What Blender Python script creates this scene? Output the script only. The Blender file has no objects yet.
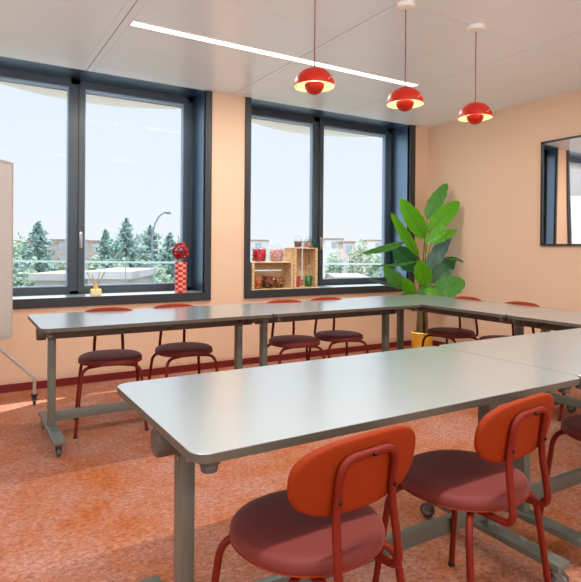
import bpy, bmesh, math, random
from mathutils import Vector, Matrix, noise
random.seed(7)
C = bpy.context.scene.collection
PI = math.pi

# ------------------------------------------------------------------ camera
H = 1.1935
YAW, ROLL, PITCH, FPX, CX, CY = .5403, .008, -.0023, 539.375, 283.344, 249.428
Fv = Vector((math.sin(YAW)*math.cos(PITCH), math.cos(YAW)*math.cos(PITCH), math.sin(PITCH)))
R0 = Vector((math.cos(YAW), -math.sin(YAW), 0)); U0 = R0.cross(Fv)
Rv = R0*math.cos(ROLL)+U0*math.sin(ROLL); Uv = -R0*math.sin(ROLL)+U0*math.cos(ROLL)
cam_d = bpy.data.cameras.new('camera'); cam = bpy.data.objects.new('camera', cam_d); C.objects.link(cam)
cam.matrix_world = Matrix(((Rv.x, Uv.x, -Fv.x, 0), (Rv.y, Uv.y, -Fv.y, 0), (Rv.z, Uv.z, -Fv.z, H), (0, 0, 0, 1)))
cam_d.sensor_fit = 'HORIZONTAL'; cam_d.sensor_width = 36; cam_d.lens = FPX*36/581
cam_d.shift_x = (290.5-CX)/581; cam_d.shift_y = (CY-291)/581
cam_d.clip_start = .05; cam_d.clip_end = 2000
bpy.context.scene.camera = cam

def at(px, py, Y=None, X=None, Z=None):
    r = Fv+Rv*((px-CX)/FPX)-Uv*((py-CY)/FPX)
    o = Vector((0, 0, H))
    if Y is not None: t = Y/r.y
    elif X is not None: t = X/r.x
    else: t = (Z-H)/r.z
    return o+r*t

# ------------------------------------------------------------------ materials
def srgb(r, g, b):
    f = lambda c: (c/255/12.92) if c/255 <= .04045 else ((c/255+.055)/1.055)**2.4
    return (f(r), f(g), f(b), 1)
def mat(name, col, rough=.5, metal=0., spec=.5, sheen=0., coat=0., bump=0., bscale=200., var=0., vscale=8., emit=None, estr=1., crough=.15):
    m = bpy.data.materials.new(name); m.use_nodes = True
    nt = m.node_tree; b = nt.nodes['Principled BSDF']
    b.inputs['Base Color'].default_value = col; b.inputs['Roughness'].default_value = rough
    b.inputs['Metallic'].default_value = metal; b.inputs['Specular IOR Level'].default_value = spec
    if sheen: b.inputs['Sheen Weight'].default_value = sheen; b.inputs['Sheen Roughness'].default_value = .4; b.inputs['Sheen Tint'].default_value = (1, .45, .42, 1)
    if coat: b.inputs['Coat Weight'].default_value = coat; b.inputs['Coat Roughness'].default_value = crough
    if emit: b.inputs['Emission Color'].default_value = emit; b.inputs['Emission Strength'].default_value = estr
    tc = nt.nodes.new('ShaderNodeTexCoord')
    if var:
        n = nt.nodes.new('ShaderNodeTexNoise'); n.inputs['Scale'].default_value = vscale; n.inputs['Detail'].default_value = 4
        nt.links.new(tc.outputs['Object'], n.inputs['Vector'])
        r = nt.nodes.new('ShaderNodeValToRGB')
        r.color_ramp.elements[0].position = .3; r.color_ramp.elements[1].position = .7
        r.color_ramp.elements[0].color = tuple(c*(1-var) for c in col[:3])+(1,)
        r.color_ramp.elements[1].color = tuple(min(1, c*(1+var)) for c in col[:3])+(1,)
        nt.links.new(n.outputs['Fac'], r.inputs['Fac']); nt.links.new(r.outputs['Color'], b.inputs['Base Color'])
    if bump:
        n = nt.nodes.new('ShaderNodeTexNoise'); n.inputs['Scale'].default_value = bscale; n.inputs['Detail'].default_value = 3
        nt.links.new(tc.outputs['Object'], n.inputs['Vector'])
        k = nt.nodes.new('ShaderNodeBump'); k.inputs['Strength'].default_value = bump; k.inputs['Distance'].default_value = .002
        nt.links.new(n.outputs['Fac'], k.inputs['Height']); nt.links.new(k.outputs['Normal'], b.inputs['Normal'])
    return m
def glassmat(name, tint=(1, 1, 1, 1), gloss=.08, milk=0., milkcol=(1, 1, 1, 1)):
    m = bpy.data.materials.new(name); m.use_nodes = True; nt = m.node_tree
    for n in list(nt.nodes): nt.nodes.remove(n)
    o = nt.nodes.new('ShaderNodeOutputMaterial'); t = nt.nodes.new('ShaderNodeBsdfTransparent'); t.inputs[0].default_value = tint
    g = nt.nodes.new('ShaderNodeBsdfGlossy'); g.inputs['Roughness'].default_value = .02
    lw = nt.nodes.new('ShaderNodeLayerWeight'); lw.inputs['Blend'].default_value = .25
    ml = nt.nodes.new('ShaderNodeMath'); ml.operation = 'MULTIPLY_ADD'; ml.inputs[1].default_value = .08; ml.inputs[2].default_value = gloss*.5
    nt.links.new(lw.outputs['Fresnel'], ml.inputs[0])
    x = nt.nodes.new('ShaderNodeMixShader'); nt.links.new(ml.outputs[0], x.inputs[0]); nt.links.new(t.outputs[0], x.inputs[1]); nt.links.new(g.outputs[0], x.inputs[2])
    last = x
    if milk:
        d = nt.nodes.new('ShaderNodeBsdfDiffuse'); d.inputs[0].default_value = milkcol
        x2 = nt.nodes.new('ShaderNodeMixShader'); x2.inputs[0].default_value = milk
        nt.links.new(x.outputs[0], x2.inputs[1]); nt.links.new(d.outputs[0], x2.inputs[2]); last = x2
    nt.links.new(last.outputs[0], o.inputs[0])
    return m

M = {}
M['wall'] = mat('peach_paint', srgb(232, 197, 166), .75, spec=.25, bump=.05, bscale=120)
M['wallr'] = M['wall']
M['ceil'] = mat('white_ceiling_metal', srgb(240, 247, 250), .3, spec=1.0)
M['wallw'] = mat('off_white_paint', srgb(240, 238, 234), .75, spec=.2)
M['gap'] = mat('ceiling_joint_shadow_gap', srgb(70, 68, 66), .8)
M['groove'] = mat('ceiling_joint_grey', srgb(150, 148, 144), .8)
M['base'] = mat('dark_red_baseboard', srgb(128, 30, 28), .55)
M['dark'] = mat('anthracite_window_metal', srgb(48, 59, 68), .3, spec=.7)
M['reveal'] = mat('anthracite_reveal_metal', srgb(128, 150, 172), .32, metal=1)
M['sill'] = mat('light_grey_sill_metal', srgb(176, 188, 194), .4, metal=.5)
M['case'] = mat('anthracite_casing', srgb(50, 52, 56), .45)
M['seal'] = mat('light_glazing_bead', srgb(150, 175, 200), .3, metal=.5)
M['steel'] = mat('brushed_steel', srgb(190, 190, 190), .3, metal=1)
M['glass'] = glassmat('window_glass', (.975, .98, .98, 1), .0, milk=0)
M['jarglass'] = glassmat('jar_glass', (.97, .985, .99, 1), .03)
M['mirror'] = mat('picture_glass', srgb(235, 226, 222), .02, metal=1)
M['black'] = mat('black_frame', srgb(38, 36, 36), .4)
M['tabtop'] = mat('pale_grey_green_laminate', srgb(150, 159, 159), .3, spec=1.0, coat=1.0, crough=.22, var=.02, vscale=3)
M['tabedge'] = mat('taupe_table_edge', srgb(90, 84, 72), .5)
M['tabmet'] = mat('grey_beige_metal', srgb(102, 104, 92), .4, spec=.5)
M['tabdark'] = mat('dark_taupe_metal', srgb(84, 78, 70), .45)
M['wheel'] = mat('dark_grey_castor', srgb(78, 74, 72), .4)
M['wheelface'] = mat('grey_wheel_face', srgb(140, 136, 130), .35)
M['plas'] = mat('pale_blue_plastic', srgb(190, 205, 215), .4)
M['seat'] = mat('russet_leather', srgb(112, 44, 38), .62, spec=.3, sheen=.3, bump=.12, bscale=500)
M['seatedge'] = M['seat']
M['back'] = mat('orange_leather', srgb(138, 46, 8), .6, spec=.15, bump=.1, bscale=500)
M['red'] = mat('red_orange_powder_coat', srgb(112, 26, 8), .5, spec=.25)
M['cap'] = mat('black_rubber', srgb(28, 26, 26), .6)
M['bolt'] = mat('dark_bolt', srgb(50, 30, 32), .3, metal=.8)
M['lamp'] = mat('red_lacquer', srgb(178, 38, 22), .4, spec=.25)
M['lampin'] = mat('white_lamp_lining', srgb(250, 240, 215), .6)
M['bulb'] = mat('warm_bulb', (1, .7, .35, 1), .5, emit=(1, .62, .25, 1), estr=12)
M['cord'] = mat('dark_red_cord', srgb(120, 42, 46), .7)
M['canopy'] = mat('white_canopy', srgb(240, 236, 228), .4)
M['strip'] = mat('led_diffuser', (1, 1, 1, 1), .5, emit=(1, .98, .92, 1), estr=2.2)
M['board'] = mat('board_laminate', srgb(196, 190, 182), .5)
M['boardf'] = mat('light_grey_metal', srgb(200, 196, 190), .35, metal=.3)
M['leaf'] = None
M['stem'] = mat('brown_stem', srgb(112, 88, 52), .7, bump=.6, bscale=60, var=.3, vscale=14)
M['stalk'] = mat('green_stalk', srgb(108, 118, 52), .5)
M['yellow'] = mat('yellow_pot', srgb(232, 184, 60), .45)
M['soil'] = mat('dark_soil', srgb(60, 42, 30), .95, bump=1, bscale=60)
M['wood'] = None
M['conc'] = mat('pale_render', srgb(226, 220, 210), .8)
M['soffit'] = mat('beige_soffit', srgb(206, 204, 194), .8)

def leafmat(name, c1, c2, trans=.35):
    m = bpy.data.materials.new(name); m.use_nodes = True; nt = m.node_tree; b = nt.nodes['Principled BSDF']
    tc = nt.nodes.new('ShaderNodeTexCoord'); w = nt.nodes.new('ShaderNodeTexWave'); w.bands_direction = 'Y'
    w.inputs['Scale'].default_value = 9; w.inputs['Distortion'].default_value = 1.2; w.inputs['Detail'].default_value = 1
    nt.links.new(tc.outputs['UV'], w.inputs['Vector'])
    r = nt.nodes.new('ShaderNodeValToRGB'); r.color_ramp.elements[0].color = c1; r.color_ramp.elements[1].color = c2
    nt.links.new(w.outputs['Fac'], r.inputs['Fac']); nt.links.new(r.outputs['Color'], b.inputs['Base Color'])
    b.inputs['Roughness'].default_value = .38
    t = nt.nodes.new('ShaderNodeBsdfTranslucent'); nt.links.new(r.outputs['Color'], t.inputs[0])
    x = nt.nodes.new('ShaderNodeMixShader'); x.inputs[0].default_value = trans
    nt.links.new(b.outputs[0], x.inputs[1]); nt.links.new(t.outputs[0], x.inputs[2])
    nt.links.new(x.outputs[0], nt.nodes['Material Output'].inputs[0])
    return m
M['leaf'] = leafmat('bright_leaf', srgb(84, 168, 20), srgb(112, 192, 34))
M['leafmid'] = leafmat('mid_leaf', srgb(70, 142, 50), srgb(96, 168, 70))
M['leafdark'] = leafmat('deep_leaf', srgb(36, 96, 56), srgb(52, 120, 66), .2)
M['leafblue'] = leafmat('grey_green_leaf', srgb(84, 124, 118), srgb(112, 150, 142), .2)
def woodmat():
    m = bpy.data.materials.new('pine_crate_wood'); m.use_nodes = True; nt = m.node_tree; b = nt.nodes['Principled BSDF']
    tc = nt.nodes.new('ShaderNodeTexCoord'); mp = nt.nodes.new('ShaderNodeMapping'); mp.inputs['Scale'].default_value = (3, 3, 30)
    n = nt.nodes.new('ShaderNodeTexNoise'); n.inputs['Scale'].default_value = 3; n.inputs['Detail'].default_value = 5
    r = nt.nodes.new('ShaderNodeValToRGB'); r.color_ramp.elements[0].position = .35; r.color_ramp.elements[1].position = .65
    r.color_ramp.elements[0].color = srgb(206, 160, 108); r.color_ramp.elements[1].color = srgb(238, 210, 166)
    nt.links.new(tc.outputs['Object'], mp.inputs[0]); nt.links.new(mp.outputs[0], n.inputs['Vector']); nt.links.new(n.outputs['Fac'], r.inputs[0])
    nt.links.new(r.outputs[0], b.inputs['Base Color']); b.inputs['Roughness'].default_value = .65
    return m
M['wood'] = woodmat()
def carpetmat():
    m = bpy.data.materials.new('terracotta_carpet'); m.use_nodes = True; nt = m.node_tree; b = nt.nodes['Principled BSDF']
    tc = nt.nodes.new('ShaderNodeTexCoord')
    def noi(scale, det, mapscale=None, rough=.6):
        n = nt.nodes.new('ShaderNodeTexNoise'); n.inputs['Scale'].default_value = scale; n.inputs['Detail'].default_value = det; n.inputs['Roughness'].default_value = rough
        if mapscale:
            mp = nt.nodes.new('ShaderNodeMapping'); mp.inputs['Scale'].default_value = mapscale
            nt.links.new(tc.outputs['Object'], mp.inputs[0]); nt.links.new(mp.outputs[0], n.inputs['Vector'])
        else: nt.links.new(tc.outputs['Object'], n.inputs['Vector'])
        return n
    a = noi(2.6, 8, None, .72); r = nt.nodes.new('ShaderNodeValToRGB')
    r.color_ramp.elements[0].position = .38; r.color_ramp.elements[1].position = .60
    r.color_ramp.elements[0].color = srgb(184, 108, 66); r.color_ramp.elements[1].color = srgb(190, 137, 118)
    nt.links.new(a.outputs['Fac'], r.inputs[0])
    f = noi(38, 5, (1, 1.5, 1), .75); r2 = nt.nodes.new('ShaderNodeValToRGB')
    r2.color_ramp.elements[0].position = .36; r2.color_ramp.elements[1].position = .62
    r2.color_ramp.elements[0].color = (.62, .55, .52, 1); r2.color_ramp.elements[1].color = (1.25, 1.3, 1.32, 1)
    nt.links.new(f.outputs['Fac'], r2.inputs[0])
    mx = nt.nodes.new('ShaderNodeMix'); mx.data_type = 'RGBA'; mx.blend_type = 'MULTIPLY'; mx.inputs[0].default_value = .85
    nt.links.new(r.outputs[0], mx.inputs[6]); nt.links.new(r2.outputs[0], mx.inputs[7])
    # worn thread lines
    v = nt.nodes.new('ShaderNodeTexVoronoi'); v.feature = 'DISTANCE_TO_EDGE'; v.inputs['Scale'].default_value = 24
    nw = noi(7, 3); mv = nt.nodes.new('ShaderNodeMix'); mv.data_type = 'RGBA'; mv.blend_type = 'ADD'; mv.inputs[0].default_value = .35
    nt.links.new(tc.outputs['Object'], mv.inputs[6]); nt.links.new(nw.outputs['Color'], mv.inputs[7]); nt.links.new(mv.outputs[2], v.inputs['Vector'])
    r3 = nt.nodes.new('ShaderNodeValToRGB'); r3.color_ramp.elements[0].position = 0; r3.color_ramp.elements[1].position = .12
    r3.color_ramp.elements[0].color = (.74, .66, .62, 1); r3.color_ramp.elements[1].color = (1, 1, 1, 1)
    nt.links.new(v.outputs['Distance'], r3.inputs[0])
    m2 = nt.nodes.new('ShaderNodeMix'); m2.data_type = 'RGBA'; m2.blend_type = 'MULTIPLY'; m2.inputs[0].default_value = .7
    nt.links.new(mx.outputs[2], m2.inputs[6]); nt.links.new(r3.outputs[0], m2.inputs[7])
    nt.links.new(m2.outputs[2], b.inputs['Base Color']); b.inputs['Roughness'].default_value = .95; b.inputs['Specular IOR Level'].default_value = .1
    bf = noi(260, 3); k = nt.nodes.new('ShaderNodeBump'); k.inputs['Strength'].default_value = .6; k.inputs['Distance'].default_value = .004
    nt.links.new(bf.outputs['Fac'], k.inputs['Height']); nt.links.new(k.outputs['Normal'], b.inputs['Normal'])
    return m
M['carpet'] = carpetmat()

# ------------------------------------------------------------------ helpers
def obj(name, bm, m, parent=None, smooth=False, loc=None):
    bm.normal_update()
    me = bpy.data.meshes.new(name); bm.to_mesh(me); bm.free()
    for k in (m if isinstance(m, (list, tuple)) else [m]): me.materials.append(k)
    if smooth:
        for p in me.polygons: p.use_smooth = True
        if smooth != 'all':
            try: me.set_sharp_from_angle(angle=math.radians(40))
            except Exception: pass
    o = bpy.data.objects.new(name, me); C.objects.link(o)
    if parent: o.parent = parent
    if loc: o.location = loc
    return o
def tag(o, label, cat, group=None, kind=None):
    o['label'] = label; o['category'] = cat
    if group: o['group'] = group
    if kind: o['kind'] = kind
    return o
def thing(name, label, cat, loc=(0, 0, 0), rz=0, group=None):
    o = bpy.data.objects.new(name, None); C.objects.link(o); o.empty_display_size = .1
    o.location = loc; o.rotation_euler = (0, 0, rz); return tag(o, label, cat, group)
def struct(name, bm, m, parent=None, smooth=False):
    o = obj(name, bm, m, parent, smooth)
    if parent is None: o['kind'] = 'structure'
    return o
def bx(bm, x0, x1, y0, y1, z0, z1, mi=0, bevel=0):
    vs = [bm.verts.new((x, y, z)) for z in (z0, z1) for x, y in ((x0, y0), (x1, y0), (x1, y1), (x0, y1))]
    fs = [bm.faces.new([vs[i] for i in q]) for q in ((3, 2, 1, 0), (4, 5, 6, 7), (0, 1, 5, 4), (1, 2, 6, 5), (2, 3, 7, 6), (3, 0, 4, 7))]
    for f in fs: f.material_index = mi
    if bevel:
        es = list({e for f in fs for e in f.edges})
        bmesh.ops.bevel(bm, geom=es, offset=bevel, segments=2, affect='EDGES', profile=.5)
    return vs
def box(*a, **k):
    bm = bmesh.new(); bx(bm, *a, **k); return bm
def fillet(pts, r, n=6):
    pts = [Vector(p) for p in pts]; out = [pts[0]]
    for i in range(1, len(pts)-1):
        a, b, c = pts[i-1], pts[i], pts[i+1]
        d1 = (a-b); d2 = (c-b); rr = min(r, d1.length*.48, d2.length*.48)
        p = b+d1.normalized()*rr; q = b+d2.normalized()*rr
        for k in range(n+1):
            t = k/n; out.append(p*(1-t)**2+b*2*t*(1-t)+q*t*t)
    out.append(pts[-1]); return out
def tube(bm, pts, r, seg=12, closed=False, cap=True, radii=None):
    pts = [Vector(p) for p in pts]; n = len(pts); rings = []
    up = None
    for i, p in enumerate(pts):
        if closed: t = (pts[(i+1) % n]-pts[i-1]).normalized()
        else: t = (pts[min(i+1, n-1)]-pts[max(i-1, 0)]).normalized()
        if up is None:
            up = Vector((0, 0, 1)) if abs(t.z) < .9 else Vector((1, 0, 0))
        up = (up-t*up.dot(t))
        if up.length < 1e-5: up = t.orthogonal()
        up.normalize(); s = t.cross(up); rr = radii[i] if radii else r
        rings.append([bm.verts.new(p+(up*math.cos(a)+s*math.sin(a))*rr) for a in [2*PI*k/seg for k in range(seg)]])
    m = n if closed else n-1
    for i in range(m):
        A, B = rings[i], rings[(i+1) % n]
        for k in range(seg): bm.faces.new((A[k], B[k], B[(k+1) % seg], A[(k+1) % seg]))
    if cap and not closed:
        bm.faces.new(rings[0]); bm.faces.new(list(reversed(rings[-1])))
    bmesh.ops.recalc_face_normals(bm, faces=bm.faces)
    return bm
def lathe(bm, prof, seg=32, c=(0, 0, 0), axis='z', mi=0):
    rings = []
    def P(r, z, a):
        x, y = r*math.cos(a), r*math.sin(a)
        v = (x, y, z) if axis == 'z' else ((z, x, y) if axis == 'x' else (x, z, y))
        return (v[0]+c[0], v[1]+c[1], v[2]+c[2])
    for r, z in prof:
        rings.append([bm.verts.new(P(r, z, 2*PI*k/seg)) for k in range(seg)] if r > 1e-6 else [bm.verts.new(P(0, z, 0))])
    fs = []
    for A, B in zip(rings, rings[1:]):
        if len(A) == 1 and len(B) == 1: continue
        for k in range(seg):
            k2 = (k+1) % seg
            if len(A) == 1: fs.append(bm.faces.new((A[0], B[k], B[k2])))
            elif len(B) == 1: fs.append(bm.faces.new((A[k], A[k2], B[0])))
            else: fs.append(bm.faces.new((A[k], A[k2], B[k2], B[k])))
    for f in fs: f.material_index = mi
    bmesh.ops.recalc_face_normals(bm, faces=fs)
    return bm
def prism(bm, poly, z0, z1, mi_top=0, mi_side=0):
    a = [bm.verts.new((x, y, z0)) for x, y in poly]; b = [bm.verts.new((x, y, z1)) for x, y in poly]; n = len(poly)
    f = bm.faces.new(b); f.material_index = mi_top
    g = bm.faces.new(list(reversed(a))); g.material_index = mi_side
    for i in range(n):
        s = bm.faces.new((a[i], a[(i+1) % n], b[(i+1) % n], b[i])); s.material_index = mi_side
    return bm
def rrect(x0, x1, y0, y1, r, n=6):
    out = []
    for cx, cy, a0 in ((x1-r, y1-r, 0), (x0+r, y1-r, PI/2), (x0+r, y0+r, PI), (x1-r, y0+r, 1.5*PI)):
        for k in range(n+1):
            a = a0+PI/2*k/n; out.append((cx+r*math.cos(a), cy+r*math.sin(a)))
    return out
def sphere(bm, c, r, sub=2, sc=(1, 1, 1), mi=0):
    g = bmesh.ops.create_icosphere(bm, subdivisions=sub, radius=r)
    for v in g['verts']: v.co = Vector((v.co.x*sc[0]+c[0], v.co.y*sc[1]+c[1], v.co.z*sc[2]+c[2]))
    for f in {f for v in g['verts'] for f in v.link_faces}: f.material_index = mi

def dup(root, loc, rz, label, group=None):
    r = root.copy(); C.objects.link(r); r.location = loc; r.rotation_euler = (0, 0, rz); r['label'] = label
    if group: r['group'] = group
    for ch in list(root.children):
        c = ch.copy(); C.objects.link(c); c.parent = r
        for g in ch.children:
            d = g.copy(); C.objects.link(d); d.parent = c
    return r

# ------------------------------------------------------------------ room shell
D, RX, HC = 4.93, 5.068, 2.729
LX, FY = -2.6, -3.2          # left wall and the wall behind the camera
OUT = D+.42                  # outer face of window wall
struct('floor', box(LX-.3, RX+.3, FY-.3, OUT, -.12, 0), M['carpet'])
W1 = (-.55, 2.056, .755, HC); W2 = (2.551, 4.765, .755, HC)
bm = bmesh.new()
bx(bm, LX-.3, RX+.3, D, OUT, 0, .68)
bx(bm, LX-.3, W1[0], D, OUT, .68, HC+.2); bx(bm, W1[1], W2[0], D, OUT, .68, HC+.2); bx(bm, W2[1], RX+.3, D, OUT, .68, HC+.2)
struct('wall_back', bm, M['wall'])
struct('wall_right', box(RX, RX+.3, FY-.3, D, 0, HC+.2), M['wallr'])
bm = bmesh.new()   # left wall, wide opening
lw = (-2.2, 3.0, .75, 2.6)
bx(bm, LX-.3, LX, FY-.3, D, 0, lw[2]); bx(bm, LX-.3, LX, FY-.3, D, lw[3], HC+.2)
bx(bm, LX-.3, LX, FY-.3, lw[0], lw[2], lw[3]); bx(bm, LX-.3, LX, lw[1], D, lw[2], lw[3])
struct('wall_left', bm, M['wallw'])
bm = bmesh.new()
fw = (-2.0, 4.5, .75, 2.6)
bx(bm, LX, RX, FY-.3, FY, 0, fw[2]); bx(bm, LX, RX, FY-.3, FY, fw[3], HC+.2)
bx(bm, LX, fw[0], FY-.3, FY, fw[2], fw[3]); bx(bm, fw[1], RX, FY-.3, FY, fw[2], fw[3])
struct('wall_front', bm, M['wallw'])
# ceiling: pressed metal panels with fine joints and double-line carrier channels
xs = [2.335+1.395*k for k in range(-4, 3)]; ys = [2.51+.563*k for k in range(-11, 5)]
bm = bmesh.new()
bx(bm, LX-.3, RX+.3, FY-.3, D, HC+.004, HC+.2, 1)
hw = .052
for i in range(-1, len(xs)):
    a = (xs[i]+hw+.002) if i >= 0 else LX-.3; b = (xs[i+1]-hw-.002) if i+1 < len(xs) else RX+.3
    a = max(a, LX-.3); b = min(b, RX+.3)
    if b <= a: continue
    for j in range(-1, len(ys)):
        c = (ys[j]+.002) if j >= 0 else FY-.3; d = (ys[j+1]-.002) if j+1 < len(ys) else D
        d = min(d, D)
        if d <= c: continue
        if abs(c-3.636-0) < .02 or False: pass
        bx(bm, a, b, c, d, HC, HC+.006)
for x in xs:
    if x-hw < LX or x+hw > RX: continue
    bx(bm, x-hw, x-.004, FY-.3, D, HC, HC+.006); bx(bm, x+.004, x+hw, FY-.3, D, HC, HC+.006)
struct('ceiling', bm, [M['ceil'], M['groove']])
# head lining inside the window recesses
bm = bmesh.new(); bx(bm, LX-.3, RX+.3, D, OUT, HC+.0, HC+.2)
struct('trim_1', bm, M['reveal'])
bm = bmesh.new(); bx(bm, LX, RX, D-.014, D, 0, .063); struct('baseboard_back', bm, M['base'])
bm = bmesh.new(); bx(bm, RX-.014, RX, FY, D-.014, 0, .063); struct('baseboard_right', bm, M['base'])
bm = bmesh.new(); bx(bm, LX, LX+.014, FY, D-.014, 0, .063); struct('baseboard_left', bm, M['base'])

# windows -----------------------------------------------------------
GY = 5.25
def window(name, W, mull, left_hidden=False, handle_x=None):
    x0, x1, z0, z1 = W
    bm = bmesh.new(); cw, cp = .065, .022           # casing on the room side, standing proud of the wall
    cl = .062
    bx(bm, x0-cl, x0, D-cp, D+.02, z0-.078, z1); bx(bm, x1, x1+cl+.02*(name == 'window_2'), D-cp, D+.02, z0-.078, z1)
    bx(bm, x0, x1, D-cp, D+.02, z0-.078, z0)
    root = struct(name, bm, M['case'])
    bm = bmesh.new(); bx(bm, x0, x0+.012, D+.02, GY, z0, z1); bx(bm, x1-.012, x1, D+.02, GY, z0, z1)
    obj('window_reveal', bm, M['reveal'], root)
    bm = bmesh.new(); bx(bm, x0, x1, D+.02, GY, z0-.02, z0); obj('window_sill', bm, M['sill'], root)
    # fixed frame
    bm = bmesh.new(); y0, y1 = GY, GY+.09; fz0, fz1 = z0, z1
    for a, b in ((x0+.012, x0+.06), (x1-.06, x1-.012), (mull-.04, mull+.04)):
        bx(bm, a, b, y0, y1, fz0, fz1)
    bx(bm, x0+.012, x1-.012, y0, y1, fz0, fz0+.03); bx(bm, x0+.012, x1-.012, y0, y1, fz1-.045, fz1)
    obj('window_frame', bm, M['dark'], root)
    lights = ((x0+.06, mull-.04), (mull+.04, x1-.06))
    for i, (a, b) in enumerate(lights):
        s = .045; bm = bmesh.new(); ya, yb = GY-.018, GY+.06; za, zb = fz0+.026, fz1-.04
        if i == 0: s = .018
        bx(bm, a-.01, a+s, ya, yb, za, zb); bx(bm, b-s, b+.01, ya, yb, za, zb)
        bx(bm, a+s, b-s, ya, yb, za, za+.045); bx(bm, a+s, b-s, ya, yb, zb-.035, zb)
        sash = obj('sash', bm, M['dark'], root)
        bm = bmesh.new(); q = .009
        bx(bm, a+s, a+s+q, ya+.02, yb-.01, za+.045, zb-.035); bx(bm, b-s-q, b-s, ya+.02, yb-.01, za+.045, zb-.035)
        bx(bm, a+s+q, b-s-q, ya+.02, yb-.01, za+.045, za+.045+q); bx(bm, a+s+q, b-s-q, ya+.02, yb-.01, zb-.035-q*2, zb-.035)
        obj('glazing_bead', bm, M['seal'], sash)
        obj('glass_pane', box(a+s+q, b-s-q, GY+.03, GY+.036, za+.045+q, zb-.035-2*q), M['glass'], sash)
    bm = bmesh.new(); hx = mull+.052
    bx(bm, hx-.012, hx+.012, GY-.026, GY-.018, 1.18, 1.33, bevel=.003)
    tube(bm, fillet([(hx, GY-.02, 1.30), (hx, GY-.06, 1.30), (hx, GY-.06, 1.18)], .015), .008, 8)
    obj('window_handle', bm, M['steel'], root, True)
    return root
window('window_1', W1, .905); window('window_2', W2, 3.60)
# windows of the walls behind and left of the viewer
for nm, (a, b, z0, z1), ax in (('window_3', lw, 'y'), ('window_4', fw, 'x')):
    bm = bmesh.new(); n = 4
    for k in range(n+1):
        p = a+(b-a)*k/n; p0, p1 = max(a, p-.04), min(b, p+.04)
        if ax == 'y': bx(bm, LX-.2, LX-.1, p0, p1, z0, z1)
        else: bx(bm, p0, p1, FY-.2, FY-.1, z0, z1)
    if ax == 'y': bx(bm, LX-.2, LX-.1, a, b, z0, z0+.06); bx(bm, LX-.2, LX-.1, a, b, z1-.06, z1)
    else: bx(bm, a, b, FY-.2, FY-.1, z0, z0+.06); bx(bm, a, b, FY-.2, FY-.1, z1-.06, z1)
    r = struct(nm, bm, M['dark'])
    if ax == 'y': obj('glass_pane', box(LX-.155, LX-.15, a, b, z0+.06, z1-.06), M['glass'], r)
    else: obj('glass_pane', box(a, b, FY-.155, FY-.15, z0+.06, z1-.06), M['glass'], r)

# ceiling light strips ------------------------------------------------
def strip(x0, x1, y0, label, power):
    t = thing('ceiling_light_strip', label, 'ceiling light', ((x0+x1)/2, y0, HC), 0, 'linear lights set in the ceiling')
    L = (x1-x0)/2
    obj('diffuser', box(-L, L, -.038, .038, -.003, .0, bevel=0), M['strip'], t)
    bm = bmesh.new()
    bx(bm, -L-.006, L+.006, -.045, -.038, -.005, 0); bx(bm, -L-.006, L+.006, .038, .045, -.005, 0)
    bx(bm, -L-.006, -L, -.038, .038, -.005, 0); bx(bm, L, L+.006, -.038, .038, -.005, 0)
    obj('frame', bm, M['canopy'], t)
    ld = bpy.data.lights.new('strip_light', 'AREA'); ld.shape = 'RECTANGLE'; ld.size = 2*L; ld.size_y = .08; ld.energy = power*L/.64
    ld.color = (1, .975, .94)
    lo = bpy.data.objects.new('strip_light', ld); C.objects.link(lo); lo.parent = t; lo.location = (0, 0, -.006)
P = 21
names_ = {(3.71, 0): 'long white light strip in the ceiling in front of the windows'}
for y0 in (3.71, .895, -1.92):
    segs = [(1.0, 3.655)]
    if y0 < 3: segs.append((-1.79, .87))
    for i, (a, b) in enumerate(segs):
        lab = names_.get((y0, i), 'white light strip in the ceiling behind the camera')
        strip(a, b, y0, lab, P)

# ------------------------------------------------------------------ tables
def caster(bm, bw, bh, x, y, zt, ang):
    """swivel castor: plate and fork into bm, wheel into bw, hubs into bh"""
    ca, sa = math.cos(ang), math.sin(ang); r = .032; off = .022
    cx, cy = x+ca*off, y+sa*off
    lathe(bm, [(0, 0), (.026, 0), (.026, -.006), (.013, -.012), (.013, -.02), (0, -.02)], 16, (x, y, zt))
    for s in (-1, 1):
        nx, ny = -sa*s*.0165, ca*s*.0165
        vs = []
        pts = [(-.018, -.012), (.012, -.012), (off+.012, -(zt-r)-.0), (off-.012, -(zt-r)-.0)]
        a = [bm.verts.new((x+ca*p+nx, y+sa*p+ny, zt+q)) for p, q in pts]
        b = [bm.verts.new((x+ca*p+nx*.8, y+sa*p+ny*.8, zt+q)) for p, q in pts]
        bm.faces.new(a); bm.faces.new(list(reversed(b)))
        for i in range(4): bm.faces.new((a[i], b[i], b[(i+1) % 4], a[(i+1) % 4]))
    tmp = bmesh.new()
    lathe(tmp, [(0, -.011), (r-.006, -.011), (r, -.007), (r, .007), (r-.006, .011), (0, .011)], 20, (0, 0, 0), 'y')
    rot = Matrix.Rotation(ang, 4, 'Z'); tmp.transform(Matrix.Translation((cx, cy, r)) @ rot)
    me = bpy.data.meshes.new('tmp'); tmp.to_mesh(me); tmp.free(); bw.from_mesh(me); bpy.data.meshes.remove(me)
    tmp = bmesh.new()
    for s in (-1, 1): lathe(tmp, [(0, s*.0125), (.016, s*.0125), (.02, s*.0115), (.02, s*.010)], 16, (0, 0, 0), 'y')
    tmp.transform(Matrix.Translation((cx, cy, r)) @ rot)
    me = bpy.data.meshes.new('tmp'); tmp.to_mesh(me); tmp.free(); bh.from_mesh(me); bpy.data.meshes.remove(me)

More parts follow.
